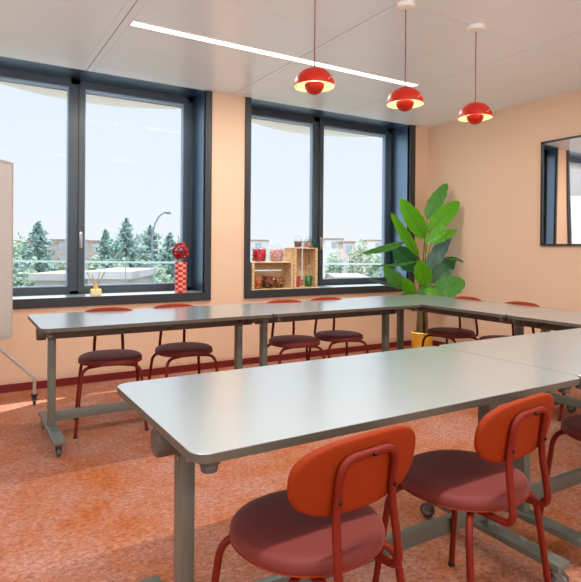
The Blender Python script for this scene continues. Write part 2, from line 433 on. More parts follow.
def table(label, x0, x1, y0, y1, rz=0, cast=(1.35, 1.8, -.5, 1.9), inset=(.098, .118)):
    """flip-top table; long side along local X; (x0..x1, y0..y1) is its footprint in the room"""
    L = (x1-x0) if rz == 0 else (y1-y0); Wd = (y1-y0) if rz == 0 else (x1-x0)
    t = thing('flip_top_table', label, 'table', ((x0+x1)/2, (y0+y1)/2, 0), rz, 'flip-top tables set in a U')
    l, w = L/2, Wd/2; T = .74
    bm = bmesh.new(); prism(bm, rrect(-l, l, -w, w, .045, 8), T-.0225, T, 0, 1)
    es = [e for e in bm.edges if all(abs(v.co.z-T) < 1e-6 for v in e.verts)]
    bmesh.ops.bevel(bm, geom=es, offset=.002, segments=1, affect='EDGES')
    obj('tabletop', bm, [M['tabtop'], M['tabedge']], t)
    yo = -.035
    # pivot beam with end drums
    bm = bmesh.new(); bx(bm, -l+.07, l-.07, yo-.03, yo+.03, .632, .690, bevel=.008); obj('pivot_beam', bm, M['tabdark'], t, True)
    for s in (-1, 1):
        bm = bmesh.new(); lathe(bm, [(0, 0), (.036, 0), (.041, .006), (.041, .05), (.03, .055), (0, .055)], 28, (0, 0, 0), 'x')
        if s > 0: bm.transform(Matrix.Rotation(PI, 4, 'Z'))
        obj('pivot_drum', bm, M['tabdark'], t, True, (s*(l-.012), yo, .668))
        # leg column, foot and castors
        lx = s*(l-inset[0 if s < 0 else 1])
        bm = bmesh.new(); bx(bm, lx-.021, lx+.021, yo-.028, yo+.028, .1, .66, bevel=.004)
        leg = obj('leg', bm, M['tabmet'], t, True)
        bm = bmesh.new()
        lathe(bm, [(0, s*.0235), (.006, s*.0235), (.006, s*.020)], 12, (lx, yo-.008, .615), 'x'); obj('screw', bm, M['steel'], leg, True)
        bm = bmesh.new(); lathe(bm, [(0, -.031), (.006, -.031), (.006, -.026)], 12, (lx, yo, .615), 'y'); obj('screw', bm, M['steel'], leg, True)
        fx = lx
        bm = bmesh.new(); bx(bm, fx-.034, fx+.034, yo-.325, yo+.325, .083, .108, bevel=.003); foot = obj('foot', bm, M['tabmet'], t, True)
        for e, an in ((-1, cast[0 if s < 0 else 2]), (1, cast[1 if s < 0 else 3])):
            bm, bw, bh = bmesh.new(), bmesh.new(), bmesh.new()
            caster(bm, bw, bh, fx, yo+e*.285, .084, an)
            c = obj('castor', bm, M['tabmet'], t, True)
            obj('wheel', bw, M['wheel'], c, True); obj('wheel_hub', bh, M['wheelface'], c, True)
        # hinge bracket and latch under the top
        bm = bmesh.new(); bx(bm, lx-.05, lx+.05, yo-.16, yo+.16, .698, T-.0225, bevel=.004)
        bx(bm, lx-.012, lx+.012, yo-.06, yo+.06, .66, .70)
        obj('hinge_bracket', bm, M['tabdark'], t, True)
        bm = bmesh.new(); lathe(bm, [(0, 0), (.019, 0), (.021, .012), (.018, .017), (.026, .019), (.026, .034), (0, .034)], 20, (0, 0, 0))
        obj('linking_knob', bm, M['tabdark'], t, True, (s*(l-.052), -w+.045, T-.0225-.034))
    bm = bmesh.new(); bx(bm, -l+inset[0]+.021, l-inset[1]-.021, yo-.014, yo+.014, .131, .188, bevel=.002); obj('crossbar', bm, M['tabmet'], t, True)
    return t
table('far grey flip-top table under the left window, nearest the mobile board', .385, 1.862, 3.206, 3.931)
table('far grey flip-top table in front of the crates, between two other tables', 1.867, 3.268, 3.206, 3.931, cast=(1.2, -.6, .4, 2.5), inset=(.085, .115))
table('grey flip-top table along the right wall next to the potted plant', 3.275, 3.992, 2.443, 3.965, -PI/2, inset=(.14, .11))
table('grey flip-top table along the right wall, farther from the plant', 3.275, 3.992, .95, 2.438, -PI/2, cast=(.9, .2, .5, 1.4))
table('nearest grey flip-top table with rounded left corner in the foreground', .44, 1.921, 1.0975, 1.8132)
table('foreground grey flip-top table whose right end leaves the picture', 1.926, 3.262, 1.0975, 1.8132, cast=(-.6, 2.8, .4, 1.9))

# ------------------------------------------------------------------ chairs
def superell(a, b, n, k, N):
    t = 2*PI*k/N; c, s = math.cos(t), math.sin(t)
    return a*math.copysign(abs(c)**(2/n), c), b*math.copysign(abs(s)**(2/n), s)
def make_chair(label):
    """front of the chair looks along local +Y"""
    t = thing('upholstered_chair', label, 'chair')
    N = 56; bm = bmesh.new(); rings = []
    prof = [(0, .431), (.80, .431), (.95, .432), (.985, .436), (1.0, .443), (1.003, .454), (.992, .463), (.965, .470), (.92, .4745), (.8, .477), (.4, .478), (0, .478)]
    for r, z in prof:
        if r == 0: rings.append([bm.verts.new((0, 0, z))]); continue
        ring = []
        for k in range(N):
            x, y = superell(.203, .192, 2.2, k, N)
            x *= 1+.03*(y/.192)
            ring.append(bm.verts.new((x*r, y*r, z)))
        rings.append(ring)
    for A, B in zip(rings, rings[1:]):
        for k in range(N):
            k2 = (k+1) % N
            if len(A) == 1: bm.faces.new((A[0], B[k2], B[k]))
            elif len(B) == 1: bm.faces.new((A[k], A[k2], B[0]))
            else: bm.faces.new((A[k], A[k2], B[k2], B[k]))
    bmesh.ops.recalc_face_normals(bm, faces=bm.faces)
    seat = obj('seat', bm, M['seat'], t, 'all')
    bm = bmesh.new(); tube(bm, [(superell(.2025, .1915, 2.2, k, N)[0]*(1+.03*superell(.2025, .1915, 2.2, k, N)[1]/.1915), superell(.2025, .1915, 2.2, k, N)[1], .438) for k in range(N)], .0022, 6, True)
    obj('seam', bm, M['back'], seat, True)
    # backrest pad: rounded slab, gently curved, leaning back
    lean = math.radians(9); cz = .672; cy = -.205
    def bp(x, z, d):      # x across, z up in pad, d thickness (+ = rear)
        curve = (x/.208)**2*.026
        y = cy-d+curve-math.tan(lean)*z
        return Vector((x, y, cz+z-0*d))
    bm = bmesh.new(); rings = []
    for r, d in ((0, -.016), (.5, -.017), (.85, -.0155), (.95, -.012), (.99, -.006), (1, 0), (1, .006), (.975, .011), (.93, .013), (.6, .0135), (0, .0135)):
        if r == 0: rings.append([bm.verts.new(bp(0, 0, d))]); continue
        ring = []
        for k in range(N):
            x, z = superell(.202, .092, 2.7, k, N); z *= 1
            x *= 1+.035*(z/.093)
            ring.append(bm.verts.new(bp(x*r, z*r, d)))
        rings.append(ring)
    for A, B in zip(rings, rings[1:]):
        for k in range(N):
            k2 = (k+1) % N
            if len(A) == 1: bm.faces.new((A[0], B[k2], B[k]))
            elif len(B) == 1: bm.faces.new((A[k], A[k2], B[0]))
            else: bm.faces.new((A[k], A[k2], B[k2], B[k]))
    bmesh.ops.recalc_face_normals(bm, faces=bm.faces)
    back = obj('backrest', bm, M['back'], t, 'all')
    rt = .0105
    # hoop: from under the seat, out behind it, up, over the pad's rear
    def hb(x, z): return tuple(bp(x, z-cz, .0135+rt*.8))
    e = .098; tp = .088
    pts = [(e*.9, -.06, .420), (e, -.235, .420), (e*.98, cy-.035+.015, .50), hb(tp*1.02, .60), hb(tp, .722), hb(-tp, .722), hb(-tp*1.02, .60), (-e*.98, cy-.035+.015, .50), (-e, -.235, .420), (-e*.9, -.06, .420)]
    p2 = fillet(pts, .045, 7)
    bm = bmesh.new(); tube(bm, p2, rt, 12); obj('back_hoop', bm, M['red'], t, True)
    for x, z in ((-tp, .625), (tp, .625), (0, .722)):
        bm = bmesh.new(); p = bp(x, z-cz, .0135+2*rt*.8+.002); sphere(bm, p, .0055, 2); obj('bolt', bm, M['bolt'], back, True)
    for sx in (-1, 1):
        for sy in (-1, 1):
            a = [(sx*.05, sy*.075, .420), (sx*.180, sy*.145, .420), (sx*.216, sy*.192, .012)]
            p = fillet(a, .065, 8)
            bm = bmesh.new(); tube(bm, p, rt, 12); leg = obj('leg', bm, M['red'], t, True)
            bm = bmesh.new(); lathe(bm, [(0, 0), (.0125, 0), (.0125, .014), (.0, .014)], 14, (sx*.217, sy*.193, 0)); obj('foot_cap', bm, M['cap'], leg, True)
    bm = bmesh.new()
    for sy in (-1, 1): tube(bm, [(-.06, sy*.075, .420), (.06, sy*.075, .420)], rt, 10)
    for sx in (-1, 1): tube(bm, [(sx*.05, -.08, .420), (sx*.05, .08, .420)], rt, 10)
    obj('seat_frame', bm, M['red'], t, True)
    return t
G = 'upholstered chairs around the tables'
c0 = make_chair('red-orange chair in the foreground, leftmost one seen from behind'); c0['group'] = G
c0.location = (.80, 1.195, 0); c0.rotation_euler = (0, 0, math.radians(5))
dup(c0, (1.405, 1.20, 0), math.radians(6), 'red-orange chair seen from behind, second from the left in the foreground', G)
dup(c0, (2.315, 1.185, 0), math.radians(-22), 'foreground chair cut off by the right edge, only seat and a leg visible', G)
dup(c0, (.87, 3.69, 0), PI-math.radians(10), 'far chair with mauve-brown seat below the reed diffuser, leftmost under the window', G)
dup(c0, (1.40, 3.73, 0), PI+math.radians(2), 'far chair with mauve-brown seat behind the table, below the checked vase', G)
dup(c0, (2.29, 3.64, 0), PI-math.radians(8), 'far chair behind the table, directly below the wooden crates', G)
dup(c0, (2.76, 3.68, 0), PI-math.radians(4), 'far chair behind the table, right of the one below the crates', G)
dup(c0, (3.76, 3.35, 0), PI/2, 'chair on the right wall side, standing nearest the yellow plant pot', G)
dup(c0, (3.79, 2.81, 0), PI/2, 'chair at the right wall, second from the plant, its seat mostly hidden', G)
dup(c0, (3.80, 2.02, 0), PI/2, 'chair at the right table farthest from the plant, showing little but a red leg', G)

# ------------------------------------------------------------------ pendant lamps
def make_lamp(label, rot):
    t = thing('pendant_lamp', label, 'lamp', (0, 0, 0), rot, 'three red pendant lamps over the tables')
    z0 = 2.10-HC
    bm = bmesh.new(); lathe(bm, [(0, 0), (.058, 0), (.058, -.018), (.052, -.028), (.012, -.036), (0, -.036)], 32); obj('ceiling_canopy', bm, M['canopy'], t, True)
    bm = bmesh.new(); tube(bm, [(0, 0, -.03), (0, 0, z0+.100)], .0032, 8); lathe(bm, [(0, .112), (.005, .112), (.007, .100), (0, .100)], 12, (0, 0, z0)); obj('cord', bm, M['cord'], t, True)
    R = .115
    def dome(rr, hh, n=12): return [(rr*math.cos(a), hh*math.sin(a)) for a in [PI/2*k/n for k in range(n+1)]]
    bm = bmesh.new(); pr = dome(R, .105); lathe(bm, pr, 48, (0, 0, z0)); obj('upper_shade', bm, M['lamp'], t, True)
    bm = bmesh.new(); pr = dome(R-.0025, .1025); lathe(bm, [(R, 0), (R-.0025, -.0008)]+pr[1:], 48, (0, 0, z0)); lin = obj('shade_lining', bm, M['lampin'], t, True)
    # lower pot hanging in the opening
    bm = bmesh.new(); n = 10
    pr = [(.056*math.cos(a), -.056*math.sin(a)) for a in [PI/2*k/n for k in range(n+1)]]
    lathe(bm, [(.052, .004)]+pr, 36, (0, 0, z0+.012)); obj('lower_shade', bm, M['lamp'], t, True)
    bm = bmesh.new(); lathe(bm, [(0, 0), (.05, 0)], 36, (0, 0, z0+.012)); obj('reflector_disc', bm, M['lampin'], t, True)
    bm = bmesh.new(); sphere(bm, (0, 0, z0+.045), .022, 2); obj('bulb', bm, M['bulb'], t, True)
    bm = bmesh.new()       # curled slot edge on the shade
    for a0 in (0, PI):
        p = []
        for k in range(13):
            u = k/12; a = a0+.9*(u-.5); zz = .018+.022*math.sin(PI*u); rr = R*math.sqrt(max(0, 1-(zz/.105)**2))+.0015
            p.append((rr*math.cos(a), rr*math.sin(a), z0+zz))
        tube(bm, p, .0011, 6)
    obj('slot_rim', bm, M['lampin'], t, True)
    ld = bpy.data.lights.new('bulb_light', 'POINT'); ld.energy = 5; ld.color = (1, .76, .5); ld.shadow_soft_size = .02
    lo = bpy.data.objects.new('bulb_light', ld); C.objects.link(lo); lo.parent = t; lo.location = (0, 0, z0+.05)
    return t
l0 = make_lamp('red dome pendant lamp, leftmost of three, its canopy above the picture', -1.0); l0.location = (1.70, 2.51, HC)
dup(l0, (2.385, 2.51, HC), -1.15, 'middle red dome pendant lamp on a white ceiling rose')
dup(l0, (3.037, 2.51, HC), -1.3, 'red dome pendant lamp nearest the right wall')

# ------------------------------------------------------------------ picture on right wall
t = thing('framed_picture', 'black-framed glazed picture on the right wall reflecting the windows', 'picture', (RX, 2.93, 1.764), 0)
t.rotation_euler = (0, 0, 0)
py1 = 3.348-2.93; hz = .525
bm = bmesh.new(); fwid = .018
bx(bm, -.03, -.001, -.42, py1, hz-fwid, hz); bx(bm, -.03, -.001, -.42, py1, -hz, -hz+fwid)
bx(bm, -.03, -.001, py1-fwid, py1, -hz+fwid, hz-fwid); bx(bm, -.03, -.001, -.42, -.42+fwid, -hz+fwid, hz-fwid)
obj('frame', bm, M['black'], t)
bm = bmesh.new()     # slightly bowed acrylic pane
nx_, nz_ = 40, 24
g = [[None]*(nz_+1) for _ in range(nx_+1)]
for i in range(nx_+1):
    for j in range(nz_+1):
        y = -.402+(py1-.018+.402)*i/nx_; z = -.507+1.014*j/nz_
        bow = .5*.09*(y*y-.17)+.0004*math.sin(y*17+z*1.1)
        g[i][j] = bm.verts.new((-.016+bow, y, z))
for i in range(nx_):
    for j in range(nz_): bm.faces.new((g[i][j], g[i+1][j], g[i+1][j+1], g[i][j+1]))
bmesh.ops.recalc_face_normals(bm, faces=bm.faces)
obj('glazing', bm, M['mirror'], t, 'all')
obj('backing_board', box(-.012, -.001, -.402, py1-.018, -.507, .507), M['black'], t)

# ------------------------------------------------------------------ mobile board at left edge
a = Vector((.303, 4.22, 0)); dv = Vector((-.60, -.80, 0)).normalized(); ang = math.atan2(-dv.y, -dv.x)
t = thing('mobile_whiteboard', 'mobile board on castors at the left edge, in front of the window', 'whiteboard', (a+dv*.5).to_tuple(), ang)
obj('board', box(-.5, .5, -.012, .012, .565, 1.765, bevel=.003), M['board'], t)
bm = bmesh.new()
for z0, z1 in ((.553, .567), (1.763, 1.777)): bx(bm, -.507, .507, -.016, .016, z0, z1)
for x0, x1 in ((-.507, -.497), (.497, .507)): bx(bm, x0, x1, -.016, .016, .567, 1.763)
obj('edge_frame', bm, M['boardf'], t)
inv = Matrix.Rotation(-ang, 3, 'Z')
def loc(p): return inv @ (Vector(p)-(a+dv*.5))
ft = at(34.5, 378, Z=.15) ; ft = at(34.5, 378, Y=4.42)
for s, k in ((1, 0), (-1, 0)):
    if s == 1:
        F = loc(ft); F.z = ft.z
    else: F = Vector((-F.x, F.y, F.z))
    top = at(-6, 344, Y=4.42); tt = loc(top); tt.z = top.z
    if s == -1: tt = Vector((-tt.x, tt.y, tt.z))
    bm = bmesh.new(); tube(bm, fillet([(s*.38, -.0, .60), (tt.x, tt.y, tt.z+.03), (tt.x*.85+F.x*.15, tt.y*.85+F.y*.15, tt.z*.85+F.z*.15), (F.x, F.y, F.z), (F.x, F.y, .085)], .02, 5), .0115, 10)
    obj('leg', bm, M['boardf'], t, True)
    bm, bw, bh = bmesh.new(), bmesh.new(), bmesh.new(); caster(bm, bw, bh, F.x, F.y, .084, .5)
    c = obj('castor', bm, M['cap'], t, True); obj('wheel', bw, M['wheel'], c, True); obj('wheel_hub', bh, M['wheelface'], c, True)
bm = bmesh.new(); tube(bm, [(-.38, 0, .60), (.38, 0, .60)], .0115, 10); obj('rail', bm, M['boardf'], t, True)

# ------------------------------------------------------------------ window sill things
SZ = .755
# checked vase
t = thing('checked_vase', 'pink vase with red checks on the left window sill', 'vase', (1.838, 4.995, SZ))
def checkmat():
    m = bpy.data.materials.new('pink_red_check'); m.use_nodes = True; nt = m.node_tree; b = nt.nodes['Principled BSDF']
    tc = nt.nodes.new('ShaderNodeTexCoord'); ck = nt.nodes.new('ShaderNodeTexChecker')
    ck.inputs['Scale'].default_value = 1; ck.inputs['Color1'].default_value = srgb(196, 28, 34); ck.inputs['Color2'].default_value = srgb(246, 160, 142)
    mp = nt.nodes.new('ShaderNodeMapping'); mp.inputs['Scale'].default_value = (8, 12, 1); mp.inputs['Location'].default_value = (0, 0, .5)
    nt.links.new(tc.outputs['UV'], mp.inputs[0]); nt.links.new(mp.outputs[0], ck.inputs['Vector']); nt.links.new(ck.outputs[0], b.inputs['Base Color'])
    b.inputs['Roughness'].default_value = .3; return m
M['check'] = checkmat()
bm = bmesh.new(); uvl = bm.loops.layers.uv.new('UVMap'); N = 48; zs = [0, .004, .05, .1, .15, .2, .25, .29, .296]; rs = [.052, .056, .056, .057, .057, .057, .057, .058, .056]
rings = [[bm.verts.new((r*math.cos(2*PI*k/N), r*math.sin(2*PI*k/N), z)) for k in range(N)] for z, r in zip(zs, rs)]
for i in range(len(rings)-1):
    for k in range(N):
        f = bm.faces.new((rings[i][k], rings[i][(k+1) % N], rings[i+1][(k+1) % N], rings[i+1][k]))
        for lp, (u, v) in zip(f.loops, ((k/N, zs[i]/.3), ((k+1)/N, zs[i]/.3), ((k+1)/N, zs[i+1]/.3), (k/N, zs[i+1]/.3))): lp[uvl].uv = (u, v)
bm.faces.new(list(reversed(rings[0]))); 
obj('vase_body', bm, M['check'], t, True)
bm = bmesh.new(); lathe(bm, [(.056, .296), (.05, .292), (.05, .2), (0, .2)], 32); obj('vase_lining', bm, mat('dark_inner', srgb(90, 20, 22), .8), t, True)
t = thing('red_flower_bouquet', 'ball of deep red flowers standing in the checked vase', 'flowers', (1.835, 4.995, SZ+.21))
bm = bmesh.new(); rnd = random.Random(3)
for k in range(7):
    a_ = k*.9; tube(bm, [(.02*math.cos(a_), .02*math.sin(a_), .003), (.035*math.cos(a_), .035*math.sin(a_), .16)], .0025, 6)
obj('stems', bm, M['stalk'], t, True)
bm = bmesh.new()
for k in range(95):
    a_ = rnd.uniform(0, 2*PI); zz = rnd.uniform(-.75, 1); rr = math.sqrt(1-min(1, zz*zz))
    c = Vector((rr*math.cos(a_)*.066, rr*math.sin(a_)*.066, .185+zz*.08))
    d = (c-Vector((0, 0, .185))).normalized()
    for q in range(5):
        b_ = q*2*PI/5; u = d.orthogonal().normalized(); w = d.cross(u); e_ = (u*math.cos(b_)+w*math.sin(b_))
        p0 = c; p1 = c+e_*.011+d*.002; p2 = c+e_*.021+d*.014; s_ = d.cross(e_)*.009
        vs = [bm.verts.new(x) for x in (p0, p1+s_, p2, p1-s_)]; bm.faces.new(vs)
obj('petals', bm, mat('deep_red_petals', srgb(176, 22, 44), .6, var=.45, vscale=30), t)
bm = bmesh.new(); 
for k in range(7):
    a_ = rnd.uniform(0, 2*PI); zz = rnd.uniform(-.6, .9); rr = math.sqrt(1-zz*zz)
    sphere(bm, (rr*math.cos(a_)*.074, rr*math.sin(a_)*.074, .185+zz*.088), .006, 1)
obj('white_blossoms', bm, mat('pale_pink_blossom', srgb(240, 200, 205), .6), t, True)
# reed diffuser
t = thing('reed_diffuser', 'small square glass reed diffuser with yellow oil on the left window sill', 'diffuser', (1.05, 5.02, SZ))
obj('glass_base', box(-.045, .045, -.035, .035, 0, .060, bevel=.008), mat('cream_glass', srgb(240, 224, 160), .12, spec=.8), t, True)
bm = bmesh.new(); lathe(bm, [(0, .060), (.02, .060), (.022, .078), (.015, .088), (.011, .103), (.013, .110), (0, .110)], 20); obj('bottle_neck', bm, mat('amber_oil', srgb(234, 190, 90), .15, spec=.8), t, True)
bm = bmesh.new()
for k in range(8):
    a_ = k*PI/4+.3; tube(bm, [(0, 0, .06), (.085*math.cos(a_), .03*math.sin(a_), .205+.015*math.sin(k*2.1))], .0024, 6)
obj('reeds', bm, mat('rattan_reed', srgb(188, 146, 104), .7), t, True)

# crates
def board(bm, x0, x1, y0, y1, z0, z1): bx(bm, x0, x1, y0, y1, z0, z1, bevel=.0015)
cy0, cy1 = 4.965, 5.165
t = thing('wooden_crate', 'low wide pine crate lying on its side at the left of the right window sill', 'crate', (2.855, (cy0+cy1)/2, SZ), 0, 'pine crates on the sill')
h_, w_, d_ = .29, .255, .1
bm = bmesh.new()
for k in range(3): board(bm, -w_, w_, -d_+k*.069, -d_+k*.069+.062, 0, .009)
obj('bottom_panel', bm, M['wood'], t)
bm = bmesh.new()
for k in range(3): board(bm, -w_, w_, -d_+k*.069, -d_+k*.069+.062, h_-.009, h_)
obj('top_panel', bm, M['wood'], t)
bm = bmesh.new()
for z in (.0095, .106, .200): board(bm, -w_, w_, d_, d_+.009, z, z+.082)
obj('back_panel', bm, M['wood'], t)
for s in (-1, 1):
    bm = bmesh.new(); board(bm, s*(w_-.005)-.005, s*(w_-.005)+.005, -d_, d_, .0095, h_-.0095)
    for yy in (-d_, d_-.022): board(bm, s*(w_-.021)-.011, s*(w_-.021)+.011, yy, yy+.022, .0095, h_-.0095)
    obj('end_panel', bm, M['wood'], t)
t = thing('wooden_crate', 'tall upright pine crate with slatted sides beside the window mullion', 'crate', (3.272, (cy0+cy1)/2, SZ), 0, 'pine crates on the sill')
h_, w_ = .445, .156
for s in (-1, 1):
    bm = bmesh.new()
    for k in range(3): board(bm, s*(w_-.0045)-.0045, s*(w_-.0045)+.0045, -d_+k*.069, -d_+k*.069+.062, .0115, h_-.0115)
    obj('side_panel', bm, M['wood'], t)
bm = bmesh.new()
for k in range(4): board(bm, -w_+k*.0815, -w_+k*.0815+.066, d_, d_+.009, 0, h_)
obj('back_panel', bm, M['wood'], t)
for nm, z in (('bottom_panel', 0), ('top_panel', h_-.011)):
    bm = bmesh.new(); board(bm, -w_, w_, -d_, d_, z, z+.011); obj(nm, bm, M['wood'], t)
for s in (-1, 1):
    for yy in (-d_, d_-.024):
        bm = bmesh.new(); board(bm, s*(w_-.021)-.011, s*(w_-.021)+.011, yy, yy+.024, .0115, h_-.0115); obj('corner_post', bm, M['wood'], t)

def jar(label, x, y, z, r, h, cols, seedn, cr=.008, fill=.86, lidk='glass', kindlabel='jar', grp='glass jars of sweets and nuts on the crates'):
    t = thing('glass_jar', label, 'jar', (x, y, z), 0, grp)
    bm = bmesh.new(); b = h*.80
    lathe(bm, [(0, 0), (r*.93, 0), (r, .006), (r, b*.86), (r*.82, b*.96), (r*.80, b)], 28); lathe(bm, [(r*.78, b), (r*.80, b*.95), (r*.965, b*.85), (r*.965, .01), (r*.9, .005), (0, .005)], 28)
    obj('jar_body', bm, M['jarglass'], t, True)
    bm = bmesh.new()
    lathe(bm, [(0, b+.004), (r*.86, b+.004), (r*.9, b+.012), (r*.7, b+.02), (r*.28, b+.024), (r*.16, b+.03), (r*.25, h-.008), (r*.2, h), (0, h)], 24)
    obj('lid', bm, M['jarglass'] if lidk == 'glass' else M['steel'], t, True)
    rr = random.Random(seedn); ms = cols; bm = bmesh.new()
    n = int(min(420, 1.5*(r*.9)**2*3.14*b*fill*.86/(4.2*cr**3)))
    for k in range(n):
        a_ = rr.uniform(0, 2*PI); q = (r*.93-cr)*math.sqrt(rr.uniform(.35, 1)); zz = .006+cr+rr.uniform(0, 1)*(b*fill-2*cr)
        sphere(bm, (q*math.cos(a_), q*math.sin(a_), zz), cr, 1, (1, 1, rr.uniform(.6, 1)), rr.randrange(len(ms)))
    lathe(bm, [(0, .008), (r*.75, .008), (r*.75, b*fill*.92), (0, b*fill*.92)], 20, mi=0)
    o = obj('contents', bm, ms, t, 'all'); o['kind'] = 'stuff'
    return t
def cm(*c): return mat('sweet_%d_%d_%d' % c, srgb(*c), .35)
RED = [cm(214, 34, 44), cm(226, 60, 66)]; MIX = [cm(240, 170, 170), cm(244, 226, 200), cm(226, 120, 120), cm(206, 160, 110)]
NUT = [cm(140, 96, 74), cm(110, 74, 60)]; PNUT = [cm(206, 158, 118), cm(190, 130, 96)]; COL = [cm(220, 90, 40), cm(90, 50, 40), cm(230, 180, 60), cm(150, 60, 50)]
GRN = [cm(40, 120, 50), cm(70, 150, 60)]; REDP = [cm(190, 50, 50), cm(210, 90, 80)]
jar('round glass jar full of red sweets on the low crate', 2.735, 5.06, SZ+.29, .083, .20, RED, 1)
jar('round glass jar of mixed pale pink and white sweets on the low crate', 2.955, 5.06, SZ+.29, .083, .20, MIX, 2)
jar('small glass jar of dark brown nuts on top of the tall crate', 3.225, 5.06, SZ+.445, .046, .135, NUT, 3, .007, .6)
jar('small glass jar of light tan nuts on top of the tall crate', 3.338, 5.03, SZ+.445, .044, .13, PNUT, 4, .007, .6)
jar('glass jar of orange and brown sweets at the left inside the low crate', 2.700, 5.03, SZ+.01, .062, .185, COL, 5)
jar('glass jar of mixed dark sweets in the middle inside the low crate', 2.835, 5.04, SZ+.01, .062, .185, [COL[1], COL[0], RED[0], GRN[0]], 6)
jar('glass jar of brown and red sweets, rightmost inside the low crate', 2.965, 5.03, SZ+.01, .058, .16, [COL[3], COL[1], COL[2]], 7)
def bottle(label, x, y, z, r, h, cols, sd):
    t = thing('glass_bottle', label, 'bottle', (x, y, z), 0, 'glass bottles inside the tall crate')
    bm = bmesh.new(); lathe(bm, [(0, 0), (r, 0), (r, h*.55), (r*.9, h*.64), (r*.38, h*.78), (r*.34, h*.95), (r*.42, h), (0, h)], 24)
    obj('bottle_body', bm, M['jarglass'], t, True)
    bm = bmesh.new(); rr = random.Random(sd)
    for k in range(140):
        a_ = rr.uniform(0, 2*PI); q = r*.8*math.sqrt(rr.uniform(.3, 1)); sphere(bm, (q*math.cos(a_), q*math.sin(a_), .008+rr.uniform(0, h*.5)), .007, 1, mi=rr.randrange(2))
    lathe(bm, [(0, .004), (r*.78, .004), (r*.78, h*.5), (0, h*.52)], 16)
    o = obj('contents', bm, cols, t, 'all'); o['kind'] = 'stuff'
    bm = bmesh.new(); lathe(bm, [(0, h-.01), (r*.3, h-.01), (r*.36, h+.016), (0, h+.016)], 14); obj('stopper', bm, mat('cork', srgb(200, 160, 110), .8), t, True)
bottle('glass bottle with red contents inside the tall crate', 3.205, 5.04, SZ+.0115, .043, .22, REDP, 8)
bottle('glass bottle with green contents inside the tall crate', 3.345, 5.03, SZ+.0115, .047, .23, GRN, 9)
# small plant on crate
t = thing('small_potted_plant', 'small leafy green plant at the right end of the tall crate top', 'plant', (3.418, 5.10, SZ+.445))
bm = bmesh.new(); lathe(bm, [(0, 0), (.022, 0), (.027, .045), (.024, .045), (.022, .03), (0, .03)], 20); obj('pot', bm, mat('grey_green_pot', srgb(110, 128, 122), .6), t, True)
bm = bmesh.new(); rr = random.Random(5)
for k in range(70):
    a_ = rr.uniform(0, 2*PI); el = rr.uniform(-.1, 1.4); d = Vector((math.cos(a_)*math.cos(el), math.sin(a_)*math.cos(el)*.7, math.sin(el)))
    p = Vector((0, 0, .04))+d*rr.uniform(.03, .075); u = d.orthogonal().normalized()*.007; e_ = d*.012
    bm.faces.new([bm.verts.new(x) for x in (p-e_, p+u, p+e_, p-u)])
for k in range(8):
    a_ = k*.8; tube(bm, [(0, 0, .03), (.045*math.cos(a_), .03*math.sin(a_), .085)], .0012, 5)
obj('foliage', bm, M['leafdark'], t)

# ------------------------------------------------------------------ big plant
PX, PY = 4.62, 4.52
t = thing('plant_pot', 'yellow round pot on the floor in the corner under the big leaves', 'pot', (PX-.03, PY, 0))
bm = bmesh.new(); lathe(bm, [(0, 0), (.105, 0), (.113, .01), (.122, .235), (.115, .24), (.110, .20), (0, .20)], 40); obj('pot_body', bm, M['yellow'], t, True)
bm = bmesh.new(); lathe(bm, [(.1095, .2005), (.07, .212), (0, .215)], 30); obj('soil', bm, M['soil'], t, True)
plant = thing('banana_plant', 'tall leafy green banana-like plant in the corner by the right window', 'plant', (PX-.03, PY, .215))
org = Vector((PX-.03, PY, .215))
def leaf(base, tip, wid, m, droop=.03, side=None, twist=0., fold=.18, tear=False, sd=0):
    """broad leaf: a subdivided blade along base→tip with a midrib and a folded, curved section"""
    b, p = Vector(base)-org, Vector(tip)-org; ax = p-b; L = ax.length; ax.normalize()
    view = (Vector((0, 0, H))-Vector(base)); view.normalize()
    s = ax.cross(view).normalized(); nrm = s.cross(ax).normalized()
    s = (s*math.cos(twist)+nrm*math.sin(twist)).normalized(); nrm = s.cross(ax).normalized()
    if nrm.dot(view) < 0: nrm = -nrm
    bm = bmesh.new(); uvl = bm.loops.layers.uv.new('UVMap'); n, q = 22, 8; grid = []; rr = random.Random(sd)
    for i in range(n+1):
        u = i/n; w = wid*.5*(math.sin(PI*min(1, u**.82*.98+.01))**.62) if u < 1 else 0
        w = max(w, .001); row = []
        c = b+ax*L*u+nrm*(droop*math.sin(PI*u))+Vector((0, 0, -droop*1.2*u*u))
        for j in range(-q, q+1):
            v = j/q; rip = .004*math.sin(u*34+abs(v)*2+sd)*abs(v)
            e = 1+(.06*math.sin(u*29+sd*1.7+(1 if v > 0 else 2)) if abs(v) == 1 else 0)
            row.append(bm.verts.new(c+s*w*v*e+nrm*(fold*w*(abs(v)**1.3)*.9+rip)))
        grid.append(row)
    for i in range(n):
        for j in range(2*q):
            f = bm.faces.new((grid[i][j], grid[i+1][j], grid[i+1][j+1], grid[i][j+1]))
            for lp, (a_, b_) in zip(f.loops, ((i, j), (i+1, j), (i+1, j+1), (i, j+1))): lp[uvl].uv = (b_/(2*q), a_/n+abs(b_/(2*q)-.5)*.5)
    o = obj('leaf', bm, m, plant, 'all')
    bm = bmesh.new(); tube(bm, [b+ax*L*u+nrm*(droop*math.sin(PI*u)+.001)+Vector((0, 0, -droop*1.2*u*u)) for u in [k/14 for k in range(15)]], .003, 6, radii=[.0045*(1-.8*k/14) for k in range(15)])
    obj('midrib', bm, M['stalk'], o, True)
    return b
def clampX(px, py, Y):
    v = at(px, py, Y=Y)
    return v if v.x < 4.97 else at(px, py, X=4.97)
